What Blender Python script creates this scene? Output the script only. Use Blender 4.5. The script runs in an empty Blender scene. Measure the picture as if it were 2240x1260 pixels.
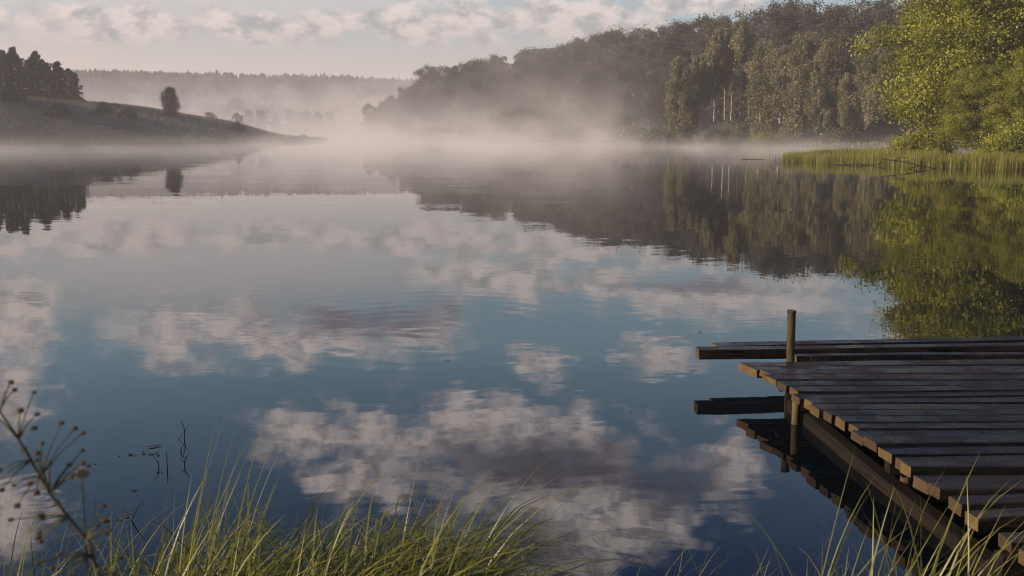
import bpy, math, random
import numpy as np
from math import radians as R, sin, cos, pi

S = bpy.context.scene
COL = S.collection

# ------------------------------------------------------------------ camera
cd = bpy.data.cameras.new("camera")
cam = bpy.data.objects.new("camera", cd); COL.objects.link(cam)
CZ = 2.1
cam.location = (0, 0, CZ)
cam.rotation_euler = (R(90 - 8.786), 0, 0)
cd.sensor_width = 36.0
cd.lens = 35.36
cd.clip_start = 0.05
cd.clip_end = 5000
cd.dof.use_dof = True
cd.dof.focus_distance = 9.0
cd.dof.aperture_fstop = 35.36 / 5.5
S.camera = cam

# ------------------------------------------------------------------ light
SUN_EL, SUN_B = 16.0, -9.0           # low sun, to the left
EXPOSURE = 0.48
sd_ = bpy.data.lights.new("sun", 'SUN')
sd_.energy = 5.0; sd_.angle = R(0.6); sd_.color = (1.0, 0.80, 0.58)
sun = bpy.data.objects.new("sun", sd_); COL.objects.link(sun)
from mathutils import Vector
sdir = Vector((-cos(R(SUN_EL)) * cos(R(SUN_B)), cos(R(SUN_EL)) * sin(R(SUN_B)), sin(R(SUN_EL))))
sun.rotation_euler = sdir.to_track_quat('Z', 'Y').to_euler()
S.view_settings.view_transform = 'Standard'
S.view_settings.look = 'None'
S.view_settings.exposure = EXPOSURE
S.view_settings.gamma = 1.0
S.view_settings.use_curve_mapping = False
c = S.cycles
c.max_bounces = 6; c.diffuse_bounces = 2; c.glossy_bounces = 3; c.transmission_bounces = 3
c.transparent_max_bounces = 6; c.volume_bounces = 1
c.volume_step_rate = 0.35; c.volume_max_steps = 256
c.use_denoising = True
c.caustics_reflective = False; c.caustics_refractive = False
c.sample_clamp_indirect = 4.0
c.filter_width = 1.05
c.adaptive_threshold = 0.006

# ------------------------------------------------------------------ node helpers
class NT:
    def __init__(s, tree):
        s.t = tree; s.t.nodes.clear()
    def n(s, typ, ins=None, **props):
        nd = s.t.nodes.new(typ)
        for k, v in props.items(): setattr(nd, k, v)
        for k, v in (ins or {}).items():
            sk = nd.inputs[k]
            if isinstance(v, bpy.types.NodeSocket): s.t.links.new(v, sk)
            elif v is not None: sk.default_value = v
        return nd
    def m(s, op, a, b=None, c=None, clamp=False):
        nd = s.t.nodes.new('ShaderNodeMath'); nd.operation = op; nd.use_clamp = clamp
        for i, v in enumerate((a, b, c)):
            if v is None: continue
            if isinstance(v, bpy.types.NodeSocket): s.t.links.new(v, nd.inputs[i])
            else: nd.inputs[i].default_value = v
        return nd.outputs[0]
    def v(s, op, a, b=None, scale=None):
        nd = s.t.nodes.new('ShaderNodeVectorMath'); nd.operation = op
        for i, v in enumerate((a, b)):
            if v is None: continue
            if isinstance(v, bpy.types.NodeSocket): s.t.links.new(v, nd.inputs[i])
            else: nd.inputs[i].default_value = v
        if scale is not None:
            if isinstance(scale, bpy.types.NodeSocket): s.t.links.new(scale, nd.inputs['Scale'])
            else: nd.inputs['Scale'].default_value = scale
        return nd.outputs['Value'] if op in ('LENGTH', 'DOT_PRODUCT', 'DISTANCE') else nd.outputs[0]
    def smooth(s, x, a, b, lo=0.0, hi=1.0):
        nd = s.n('ShaderNodeMapRange', {'Value': x, 'From Min': a, 'From Max': b, 'To Min': lo, 'To Max': hi}, interpolation_type='SMOOTHSTEP')
        return nd.outputs[0]
    def lin(s, x, a, b, lo=0.0, hi=1.0):
        return s.n('ShaderNodeMapRange', {'Value': x, 'From Min': a, 'From Max': b, 'To Min': lo, 'To Max': hi}).outputs[0]
    def mix(s, f, a, b, blend='MIX'):
        nd = s.t.nodes.new('ShaderNodeMix'); nd.data_type = 'RGBA'; nd.blend_type = blend
        for sk, v in ((nd.inputs[0], f), (nd.inputs[6], a), (nd.inputs[7], b)):
            if isinstance(v, bpy.types.NodeSocket): s.t.links.new(v, sk)
            else: sk.default_value = (*v, 1.0) if isinstance(v, tuple) and len(v) == 3 else v
        return nd.outputs[2]
    def noise(s, vec, scale, detail=4.0, rough=0.55, dist=0.0, out='Fac'):
        nd = s.n('ShaderNodeTexNoise', {'Vector': vec, 'Scale': scale, 'Detail': detail, 'Roughness': rough, 'Distortion': dist})
        return nd.outputs[0 if out == 'Fac' else 1]
    def comb(s, x, y, z):
        return s.n('ShaderNodeCombineXYZ', {0: x, 1: y, 2: z}).outputs[0]
    def sep(s, vec):
        nd = s.n('ShaderNodeSeparateXYZ', {0: vec}); return nd.outputs

# ------------------------------------------------------------------ world: Nishita sky, veil and clouds
W = bpy.data.worlds.new("World"); S.world = W; W.use_nodes = True
w = NT(W.node_tree)
d = w.n('ShaderNodeTexCoord').outputs['Generated']
dx, dy, dz = w.sep(d)
az = w.m('MULTIPLY', w.m('ARCTAN2', dx, dy), 180 / pi)
el = w.m('MULTIPLY', w.m('ARCSINE', w.m('MAXIMUM', dz, 0.0)), 180 / pi)
sky = w.n('ShaderNodeTexSky', sky_type='NISHITA', sun_disc=False, sun_elevation=R(SUN_EL), sun_rotation=R(-90 + SUN_B),
          altitude=100.0, air_density=1.0, dust_density=0.6, ozone_density=2.0).outputs[0]
P = w.comb(az, el, 0.0)
wn = w.noise(w.v('MULTIPLY', P, (0.9, 1.5, 1.0)), 0.42, 5.0, 0.6, 0.0, 'Color')
P2 = w.v('ADD', P, w.v('MULTIPLY', w.v('SUBTRACT', wn, (0.5, 0.5, 0.5)), (5.0, 2.4, 0.0)))
BLOBS = [  # azimuth, elevation, half-widths in degrees
    (-21, 5.5, 5, 1.1), (-13, 5.7, 6, 1.0), (-5, 6.0, 6, 1.1), (3, 6.2, 6, 1.2), (10, 6.9, 5, 0.8), (-28, 5.5, 4, 1.0),
    (-0.8, 8.4, 5, 1.3), (12.5, 9.1, 7.6, 1.3), (-18.7, 10.8, 3.4, 1.8), (-10.5, 11.4, 6.6, 1.7), (-27, 9.6, 3.2, 2.4),
    (-27.6, 13.4, 2.2, 1.7), (-11.2, 16.7, 3.6, 1.5), (-1.9, 16.8, 5.9, 2.0), (3.5, 17.0, 2.0, 1.7), (1.9, 22.2, 5.4, 3.0),
    (8.7, 21.4, 2.2, 1.9), (12.7, 18.7, 2.0, 2.4), (-9.0, 19.4, 3.2, 1.5), (-27.6, 19.4, 2.2, 2.6), (1.6, 12.9, 1.8, 1.1),
    (2.6, 19.2, 8.4, 2.6), (6.0, 21.5, 4.0, 2.2), (-6.0, 17.8, 4.0, 1.5), (8.7, 12.6, 2.6, 1.2), (-23, 27, 6, 3), (24, 12, 6, 2), (-4, 29, 6, 3), (-40, 12, 9, 4),
    (-60, 22, 14, 6), (40, 18, 10, 5), (65, 30, 14, 8), (-90, 35, 14, 8), (120, 25, 25, 8), (-150, 30, 25, 9), (175, 18, 20, 7)]
BLOBS = [(a, e, ra * 1.2, re * 1.22) if 8 < e < 24 and abs(a) < 30 else (a, e, ra, re) for (a, e, ra, re) in BLOBS] + [(-14.8, 10.6, 4.2, 1.7), (5.0, 8.6, 4, 1.0), (-5.5, 10.8, 3.5, 1.3)]
DARK = [(-8.2, 10.1, 6.2, 1.25), (1.8, 18.6, 8.0, 1.6), (9.2, 19.4, 3.4, 1.5), (0.5, 22.8, 3.2, 1.4), (10.5, 8.5, 4, 0.6)]
def field(lst, vec):
    out = None
    for (a, e, ra, re) in lst:
        L = w.v('LENGTH', w.v('MULTIPLY', w.v('SUBTRACT', vec, (a, e, 0.0)), (1 / ra, 1 / re, 0.0)))
        out = L if out is None else w.m('SMOOTH_MIN', out, L, 0.5)
    return w.m('SUBTRACT', 1.0, out)
fb = w.noise(w.v('MULTIPLY', P, (0.7, 1.3, 1.0)), 0.62, 6.0, 0.55)
fA = w.m('ADD', field(BLOBS, P2), w.m('MULTIPLY', w.m('SUBTRACT', fb, 0.5), 2.0))
mask = w.smooth(fA, -0.12, w.smooth(el, 7.0, 9.0, 0.42, 0.78))
fD = w.m('ADD', field(DARK, P2), w.m('MULTIPLY', w.m('SUBTRACT', fb, 0.5), 0.9))
dark = w.m('MULTIPLY', w.smooth(fD, -0.45, 0.75), 0.92)
fb2 = w.noise(w.v('MULTIPLY', w.v('ADD', P, (0.45, -0.35, 3.1)), (0.8, 1.3, 1.0)), 0.9, 6.0, 0.6)
soft = w.smooth(fb2, 0.40, 0.66)
leftness = w.lin(az, -30.0, 26.0)
K = w.lin(el, 3.0, 21.0, 0.42, 1.60)           # higher clouds set brighter so their reflections show in the lake
litc = w.mix(leftness, (1.0, 0.835, 0.765), (0.80, 0.72, 0.70))
lit = w.v('SCALE', litc, None, K)
shc = w.mix(w.smooth(el, 8.0, 11.0), (0.20, 0.235, 0.25), (0.42, 0.385, 0.43))
cl = w.mix(w.m('MULTIPLY', soft, 0.85), lit, shc)
cl = w.mix(dark, cl, (0.17, 0.15, 0.195))
base = w.v('SCALE', sky, None, 0.085)
ramp = w.mix(w.lin(el, 12.0, 25.0), w.mix(w.lin(el, 6.0, 12.0), (0.21, 0.315, 0.35), (0.23, 0.41, 0.52)), (0.012, 0.075, 0.29))
base = w.mix(0.78, base, ramp)
veil = w.m('MULTIPLY', w.smooth(el, 7.6, 2.5), w.lin(leftness, 0.0, 1.0, 1.0, 0.62))
base = w.mix(veil, base, w.mix(leftness, (0.56, 0.445, 0.38), (0.33, 0.335, 0.335)))
thinveil = w.smooth(w.v('LENGTH', w.v('MULTIPLY', w.v('SUBTRACT', P2, (-17.0, 7.6, 0.0)), (1 / 24, 1 / 3.4, 0.0))), 1.0, 0.15, 0.0, 0.75)
base = w.mix(thinveil, base, (0.50, 0.45, 0.435))
col = w.mix(w.m('MULTIPLY', mask, 0.93), base, cl)
bg = w.n('ShaderNodeBackground', {'Color': w.v('SCALE', col, None, 10.0), 'Strength': 0.1})
w.n('ShaderNodeOutputWorld', {'Surface': bg.outputs[0]})
W.cycles.sampling_method = 'MANUAL'; W.cycles.sample_map_resolution = 512

# ------------------------------------------------------------------ object helpers
def tag(o, label=None, cat=None, group=None, kind=None):
    for k, v in (('label', label), ('category', cat), ('group', group), ('kind', kind)):
        if v: o[k] = v
    return o
def empty(name, loc=(0, 0, 0), rz=0.0):
    o = bpy.data.objects.new(name, None); COL.objects.link(o)
    o.location = loc; o.rotation_euler = (0, 0, rz); o.empty_display_size = 0.2
    return o
def link(name, me, parent=None, loc=(0, 0, 0)):
    o = bpy.data.objects.new(name, me); COL.objects.link(o); o.location = loc
    if parent: o.parent = parent
    return o
def mesh_np(name, v, f, mat, tint=None, smooth=False):
    """numpy verts (N,3) and faces (M,k) -> mesh"""
    v = np.asarray(v, np.float32); f = np.asarray(f, np.int32); k = f.shape[1]
    me = bpy.data.meshes.new(name)
    me.vertices.add(len(v)); me.vertices.foreach_set('co', v.ravel())
    me.loops.add(f.size); me.loops.foreach_set('vertex_index', f.ravel())
    me.polygons.add(len(f)); me.polygons.foreach_set('loop_start', np.arange(0, f.size, k, dtype=np.int32))
    me.polygons.foreach_set('loop_total', np.full(len(f), k, np.int32))
    if smooth: me.polygons.foreach_set('use_smooth', np.ones(len(f), bool))
    if tint is not None:
        a = me.attributes.new('tint', 'FLOAT', 'POINT'); a.data.foreach_set('value', np.asarray(tint, np.float32))
    me.update(calc_edges=True)
    me.materials.append(mat)
    return me
class Acc:
    def __init__(s): s.v = []; s.f = []; s.t = []; s.n = 0
    def add(s, v, f, t=None):
        v = np.asarray(v, float); f = np.asarray(f, int)
        s.v.append(v); s.f.append(f + s.n); s.n += len(v)
        s.t.append(np.full(len(v), 0.5) if t is None else np.broadcast_to(t, (len(v),)))
    def mesh(s, name, mat, smooth=False):
        return mesh_np(name, np.concatenate(s.v), np.concatenate(s.f), mat, np.concatenate(s.t), smooth)
def tube(acc, pts, rad, n=6, t=None, cap=True, bridge=None):
    pts = np.asarray(pts, float); m = len(pts)
    rad = np.broadcast_to(rad, (m,))
    tg = np.gradient(pts, axis=0); tg /= np.linalg.norm(tg, axis=1)[:, None] + 1e-9
    ref = np.where(np.abs(tg[:, 2:3]) > 0.9, np.array([[1.0, 0, 0]]), np.array([[0, 0, 1.0]]))
    a = np.cross(tg, ref); a /= np.linalg.norm(a, axis=1)[:, None] + 1e-9
    b = np.cross(tg, a)
    for i in range(1, m):                       # keep the frame from flipping
        if np.dot(a[i], a[i - 1]) < 0: a[i] *= -1; b[i] *= -1
    th = np.linspace(0, 2 * pi, n, endpoint=False)
    ring = pts[:, None] + rad[:, None, None] * (np.cos(th)[None, :, None] * a[:, None] + np.sin(th)[None, :, None] * b[:, None])
    v = ring.reshape(-1, 3)
    i, j = np.meshgrid(np.arange(m - 1), np.arange(n), indexing='ij')
    f = np.stack([i * n + j, i * n + (j + 1) % n, (i + 1) * n + (j + 1) % n, (i + 1) * n + j], -1).reshape(-1, 4)
    if cap:
        v = np.vstack([v, pts[0], pts[-1]]); c0, c1 = m * n, m * n + 1
        js = np.arange(n)
        f = np.vstack([f, np.stack([(js + 1) % n, js, np.full(n, c0), np.full(n, c0)], -1)[:, [0, 1, 2, 2]],
                       np.stack([(m - 1) * n + js, (m - 1) * n + (js + 1) % n, np.full(n, c1), np.full(n, c1)], -1)])
    if bridge is not None:                      # grow out of the nearest earlier limb
        allv = np.concatenate(acc.v); b0 = int(np.argmin(((allv - pts[0]) ** 2).sum(1)))
        n0 = acc.n; acc.add(v, f, t)
        acc.f.append(np.array([[b0, n0, n0 + 1, n0 + 2]]))
        return
    acc.add(v, f, t)
def fix_tris(me):
    """drop doubled corners left by the caps"""
    import bmesh
    bm = bmesh.new(); bm.from_mesh(me)
    bmesh.ops.dissolve_degenerate(bm, edges=bm.edges, dist=1e-6)
    bm.to_mesh(me); bm.free()

# ------------------------------------------------------------------ materials
def mat_new(name):
    m = bpy.data.materials.new(name); m.use_nodes = True
    return m, NT(m.node_tree)
def leaf_mat(name, dark, light, trans=0.35, rnd=0.35, gloss=0.06):
    m, t = mat_new(name)
    a = t.n('ShaderNodeAttribute', attribute_name='tint').outputs['Fac']
    oi = t.n('ShaderNodeObjectInfo').outputs['Random']
    f = t.m('ADD', a, t.m('MULTIPLY', t.m('SUBTRACT', oi, 0.5), rnd), clamp=True)
    colr = t.mix(f, dark, light)
    df = t.n('ShaderNodeBsdfDiffuse', {'Color': colr})
    tr = t.n('ShaderNodeBsdfTranslucent', {'Color': t.mix(1.0, colr, (1.0, 1.0, 0.55), 'MULTIPLY')})
    x = t.n('ShaderNodeMixShader', {0: trans, 1: df.outputs[0], 2: tr.outputs[0]})
    g = t.n('ShaderNodeBsdfGlossy', {'Color': (0.7, 0.7, 0.65, 1), 'Roughness': 0.45})
    y = t.n('ShaderNodeMixShader', {0: gloss, 1: x.outputs[0], 2: g.outputs[0]})
    t.n('ShaderNodeOutputMaterial', {'Surface': y.outputs[0]})
    return m
def bark_mat(name, c0, c1, scale, stretch=(1, 1, 0.2), thr=(0.4, 0.6)):
    m, t = mat_new(name)
    p = t.n('ShaderNodeTexCoord').outputs['Object']
    nz = t.noise(t.v('MULTIPLY', p, stretch), scale, 5.0, 0.6)
    colr = t.mix(t.smooth(nz, *thr), c0, c1)
    b = t.n('ShaderNodeBsdfPrincipled', {'Base Color': colr, 'Roughness': 0.85, 'Specular IOR Level': 0.2,
            'Normal': t.n('ShaderNodeBump', {'Height': nz, 'Strength': 0.5, 'Distance': 0.02}).outputs[0]})
    t.n('ShaderNodeOutputMaterial', {'Surface': b.outputs[0]})
    return m
M_birch_leaf = leaf_mat('birch_leaf', (0.12, 0.115, 0.062), (0.34, 0.305, 0.165), 0.40, 0.2, 0.03)
M_wood_leaf = leaf_mat('wood_leaf', (0.038, 0.038, 0.028), (0.130, 0.118, 0.080), 0.32, 0.8, 0.02)
M_grove_leaf = leaf_mat('grove_leaf', (0.024, 0.030, 0.012), (0.062, 0.060, 0.022), 0.30, 0.3, 0.02)
M_maple_leaf = leaf_mat('maple_leaf', (0.090, 0.110, 0.014), (0.385, 0.380, 0.052), 0.33, 0.12, 0.02)
M_bush_leaf = leaf_mat('bush_leaf', (0.045, 0.055, 0.018), (0.11, 0.12, 0.035), 0.35)
M_reed = leaf_mat('reed_leaf', (0.095, 0.095, 0.016), (0.40, 0.375, 0.075), 0.45, 0.0, 0.03)
M_grass = leaf_mat('grass_blade', (0.050, 0.064, 0.008), (0.30, 0.275, 0.044), 0.42, 0.0, 0.05)
M_dry = leaf_mat('dry_grass', (0.030, 0.028, 0.015), (0.13, 0.100, 0.050), 0.3, 0.0)
M_bark = bark_mat('brown_bark', (0.030, 0.024, 0.018), (0.085, 0.068, 0.050), 3.0)
M_birch_bark = bark_mat('birch_bark', (0.46, 0.42, 0.37), (0.05, 0.045, 0.04), 2.2, (1, 1, 1.6), (0.50, 0.62))
M_driftwood = bark_mat('wet_driftwood', (0.016, 0.012, 0.010), (0.05, 0.038, 0.028), 9.0)

# ------------------------------------------------------------------ terrain
LAKE = np.array([(-150, 18), (-60, 6), (-20, 4.4), (-5, 3.95), (0, 3.8), (3, 3.5), (6, 3.0), (12, 4), (24, 12), (33, 28), (37.5, 46),
                 (34, 55), (30, 59), (26, 66), (22, 75), (27, 79), (33, 84), (45, 95), (56, 112), (58, 130), (50, 152), (33, 190), (16, 226),
                 (0, 257), (-24, 295), (-57, 350), (-56, 368), (-66, 402), (-90, 455), (-150, 480), (-180, 440), (-140, 375), (-95, 335),
                 (-62, 312), (-57, 303), (-50, 280), (-45, 245), (-50, 208), (-66, 196), (-94, 184), (-160, 165), (-270, 110), (-270, 50)], float)
def sdist(X, Y):
    """distance to the lake's shore, positive on land"""
    X = np.asarray(X, float); Y = np.asarray(Y, float)
    best = np.full(X.shape, 1e9); inside = np.zeros(X.shape, bool)
    A = LAKE; B = np.roll(LAKE, -1, 0)
    for (ax, ay), (bx, by) in zip(A, B):
        ux, uy = bx - ax, by - ay
        h = np.clip(((X - ax) * ux + (Y - ay) * uy) / (ux * ux + uy * uy), 0, 1)
        best = np.minimum(best, np.hypot(X - ax - h * ux, Y - ay - h * uy))
        if ay != by:
            cr = ((ay > Y) != (by > Y)) & (X < ux * (Y - ay) / uy + ax)
            inside ^= cr
    return np.where(inside, -best, best)
def sstep(x, a, b):
    t = np.clip((x - a) / (b - a), 0, 1); return t * t * (3 - 2 * t)
def wob(X, Y, s, k=0.0):
    return (np.sin(X / s + 1.3 + k) * np.cos(Y / s * 0.83 + 0.4 + k) + 0.5 * np.sin(X / s * 2.3 - Y / s * 1.9 + k * 2)
            + 0.3 * np.cos(X / s * 4.1 + Y / s * 3.7 + k)) / 1.8
def height(X, Y):
    X = np.asarray(X, float); Y = np.asarray(Y, float)
    sd = sdist(X, Y) + 0.35 * wob(X, Y, 2.2) * sstep(Y, 20, 60)
    bed = -np.minimum(1.5, 0.03 + 0.22 * np.maximum(-sd, 0))
    land = 0.42 * (1 - np.exp(-np.maximum(sd, 0) / 1.4)) + 0.10 * wob(X, Y, 5.0) * sstep(sd, 0.5, 4)
    r = sstep(X + 0.165 * Y, -3, 8) * sstep(Y, 112, 150) * sstep(Y, 520, 400) * (10.5 * sstep(sd, 7, 48) + 10 * sstep(sd, 50, 160))
    lf = np.interp(-X, [50, 55, 64, 77, 95, 117, 160, 240], [0, 0.8, 2.0, 4.9, 8.2, 9.9, 11.5, 12]) * sstep(sd, 0, 27) * sstep(Y, 120, 165) * sstep(Y, 400, 250)
    lf = lf + 0.30 * wob(X, Y, 8.0, 2.0) * sstep(lf, 0.8, 3)
    far = sstep(Y, 520, 800) * (38 - 0.025 * (X + 330) + 2.5 * wob(X, Y, 75)) * sstep(X, 900, 300)
    return np.where(sd < 0, bed, land + r + lf + far)
rr = np.concatenate([np.geomspace(0.6, 55, 70), np.linspace(57, 360, 170), np.geomspace(368, 1700, 50)])
th = np.concatenate([np.linspace(-42, 42, 260), np.linspace(45, 315, 60)])
TT, RR = np.meshgrid(np.radians(th), rr, indexing='ij')
GX, GY = RR * np.sin(TT), RR * np.cos(TT)
GZ = height(GX, GY)
nt, nr = GX.shape
i, j = np.meshgrid(np.arange(nt), np.arange(nr - 1), indexing='ij')
gf = np.stack([i * nr + j, i * nr + j + 1, ((i + 1) % nt) * nr + j + 1, ((i + 1) % nt) * nr + j], -1).reshape(-1, 4)[:, ::-1]
gv = np.stack([GX, GY, GZ], -1).reshape(-1, 3)
mg, t = mat_new('ground_soil_and_grass')
p = t.n('ShaderNodeTexCoord').outputs['Object']
n1 = t.noise(p, 0.07, 6.0, 0.6); n2 = t.noise(p, 0.9, 5.0, 0.65)
gx, gy, gz = t.sep(p)
cA = t.mix(t.smooth(n1, 0.40, 0.62), (0.050, 0.056, 0.022), (0.095, 0.080, 0.038))
cB = t.mix(t.smooth(n2, 0.38, 0.68), cA, (0.030, 0.033, 0.016))
cB = t.mix(t.smooth(gz, 0.5, 0.02), cB, (0.030, 0.024, 0.016))
bs = t.n('ShaderNodeBsdfPrincipled', {'Base Color': cB, 'Roughness': 0.95,
         'Normal': t.n('ShaderNodeBump', {'Height': n2, 'Strength': 0.8, 'Distance': 0.4}).outputs[0]})
t.n('ShaderNodeOutputMaterial', {'Surface': bs.outputs[0]})
tag(link('ground', mesh_np('ground', gv, gf, mg, smooth=True)), kind='structure')
def gz_at(x, y): return float(height(np.array([x]), np.array([y]))[0])

# ------------------------------------------------------------------ water
mw, t = mat_new('lake_water')
p = t.n('ShaderNodeTexCoord').outputs['Object']
px, py, pz = t.sep(p)
def slopes(vec, scale, detail=2.0, rough=0.5):
    return t.v('SUBTRACT', t.noise(vec, scale, detail, rough, 0.0, 'Color'), (0.5, 0.5, 0.5))
patch = t.smooth(t.noise(t.v('MULTIPLY', p, (0.05, 0.16, 1)), 1.0, 3.0), 0.42, 0.66, 0.25, 1.0)
pr = t.v('ADD', t.comb(t.m('ADD', px, t.m('MULTIPLY', py, 0.42)), t.m('ADD', py, t.m('MULTIPLY', px, -0.10)), 0.0), t.v('SCALE', slopes(p, 0.5, 2.0), None, 1.2))
sA = slopes(t.v('MULTIPLY', pr, (1.1, 3.4, 1)), 1.0, 2.0, 0.5)
sB = slopes(t.v('MULTIPLY', pr, (3.6, 11.0, 1)), 1.0, 2.0, 0.5)
sC = slopes(t.v('MULTIPLY', pr, (0.16, 0.45, 1)), 1.0, 2.0, 0.5)
sl = t.v('ADD', t.v('SCALE', t.v('MULTIPLY', sA, (0.010, 0.016, 0)), None, patch), t.v('SCALE', t.v('MULTIPLY', sB, (0.010, 0.022, 0)), None, patch))
sl = t.v('ADD', sl, t.v('MULTIPLY', sC, (0.006, 0.008, 0)))
for (cx, cy, wl, fall, A) in ((-2.57, 6.17, 0.085, 0.16, 0.010), (-2.73, 5.63, 0.12, 0.25, 0.008), (-0.9, 10.5, 0.35, 2.4, 0.0026)):
    dv = t.v('MULTIPLY', t.v('SUBTRACT', p, (cx, cy, 0)), (1, 1, 0))
    rl = t.v('LENGTH', dv)
    amp = t.m('MULTIPLY', t.m('SINE', t.m('MULTIPLY', rl, 2 * pi / wl)), t.m('MULTIPLY', t.m('EXPONENT', t.m('MULTIPLY', rl, -1 / fall)), A * 1.6))
    sl = t.v('ADD', sl, t.v('SCALE', t.v('NORMALIZE', dv), None, amp))
nrm = t.v('NORMALIZE', t.v('ADD', sl, (0, 0, 1)))
fr = t.n('ShaderNodeFresnel', {'IOR': 1.42, 'Normal': nrm}).outputs[0]
gl = t.n('ShaderNodeBsdfGlossy', {'Color': (1, 1, 1, 1), 'Roughness': 0.012, 'Normal': nrm})
df = t.n('ShaderNodeBsdfDiffuse', {'Color': (0.002, 0.004, 0.006, 1)})
mx = t.n('ShaderNodeMixShader', {0: fr, 1: df.outputs[0], 2: gl.outputs[0]})
t.n('ShaderNodeOutputMaterial', {'Surface': mx.outputs[0]})
wv = [(-330, -5, 0), (200, -5, 0), (200, 500, 0), (-330, 500, 0)]
tag(link('water', mesh_np('water', wv, [(0, 1, 2, 3)], mw)), kind='structure')

# ------------------------------------------------------------------ haze and mist
def box_mesh(name, x0, x1, y0, y1, z0, z1, mat):
    v = [(x, y, z) for x in (x0, x1) for y in (y0, y1) for z in (z0, z1)]
    f = [(0, 1, 3, 2), (4, 6, 7, 5), (0, 4, 5, 1), (2, 3, 7, 6), (0, 2, 6, 4), (1, 5, 7, 3)]
    return mesh_np(name, v, f, mat)
mh, t = mat_new('haze_air')
pv = t.n('ShaderNodeVolumePrincipled', {'Color': (0.94, 0.885, 0.90, 1), 'Density': 0.00052, 'Anisotropy': 0.0})
t.n('ShaderNodeOutputMaterial', {'Volume': pv.outputs[0]})
tag(link('haze', box_mesh('haze', -900, 900, -30, 1720, -2.6, 84, mh)), kind='stuff')
mm, t = mat_new('lake_mist')
p = t.n('ShaderNodeTexCoord').outputs['Object']
px, py, pz = t.sep(p)
nlo = t.noise(t.v('MULTIPLY', p, (1, 0.7, 2.2)), 0.022, 3.0, 0.55)
nhi = t.noise(t.v('ADD', t.v('MULTIPLY', p, (1, 0.8, 1.6)), (7, 3, 1)), 0.075, 4.0, 0.6, 0.6)
plume = t.m('EXPONENT', t.m('MULTIPLY', t.m('POWER', t.v('LENGTH', t.v('MULTIPLY', t.v('SUBTRACT', p, (12, 236, 0)), (1 / 32, 1 / 45, 0))), 2.0), -1.0))
hz = t.m('ADD', t.m('ADD', t.lin(nlo, 0.33, 0.67, 1.6, 7.5), t.m('MULTIPLY', plume, 4.5)), t.smooth(py, 330.0, 480.0, 0.0, 6.5))
ez = t.m('EXPONENT', t.m('MULTIPLY', t.m('DIVIDE', pz, hz), -1.0))
wisp = t.smooth(nhi, 0.40, 0.63, 0.05, 2.0)
azm = t.m('DIVIDE', px, py)
left = t.m('ADD', t.smooth(azm, -0.26, -0.12, 0.04, 1.0), t.smooth(py, 290.0, 400.0), clamp=True)     # the left hill stands clear
right = t.smooth(azm, 0.07, 0.20, 1.0, 0.12)
nearfade = t.smooth(t.m('ADD', py, t.m('MULTIPLY', px, -0.20)), 100.0, 215.0)
dens = t.m('MULTIPLY', t.m('MULTIPLY', t.m('MULTIPLY', ez, wisp), nearfade), t.m('MULTIPLY', t.m('MULTIPLY', left, right), 0.0185))
lowleft = t.m('SUBTRACT', t.smooth(azm, -0.42, -0.16, 0.62, 1.0), t.m('MULTIPLY', t.smooth(azm, -0.20, -0.30), t.smooth(py, 122.0, 165.0, 0.0, 0.60)))
lowright = t.smooth(azm, 0.14, 0.26, 1.0, 0.75)
thin = t.m('MULTIPLY', t.m('EXPONENT', t.m('MULTIPLY', pz, -1.5)), t.m('MULTIPLY', t.smooth(py, 54.0, 108.0, 0.0, 0.018), t.m('MULTIPLY', lowleft, lowright)))
dens = t.m('ADD', dens, t.m('MULTIPLY', thin, wisp))
pv = t.n('ShaderNodeVolumePrincipled', {'Color': (1.0, 0.945, 0.895, 1), 'Density': dens, 'Anisotropy': 0.0})
t.n('ShaderNodeOutputMaterial', {'Volume': pv.outputs[0]})
tag(link('mist', box_mesh('mist', -240, 130, 45, 640, 0.03, 32, mm)), kind='stuff')

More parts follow.
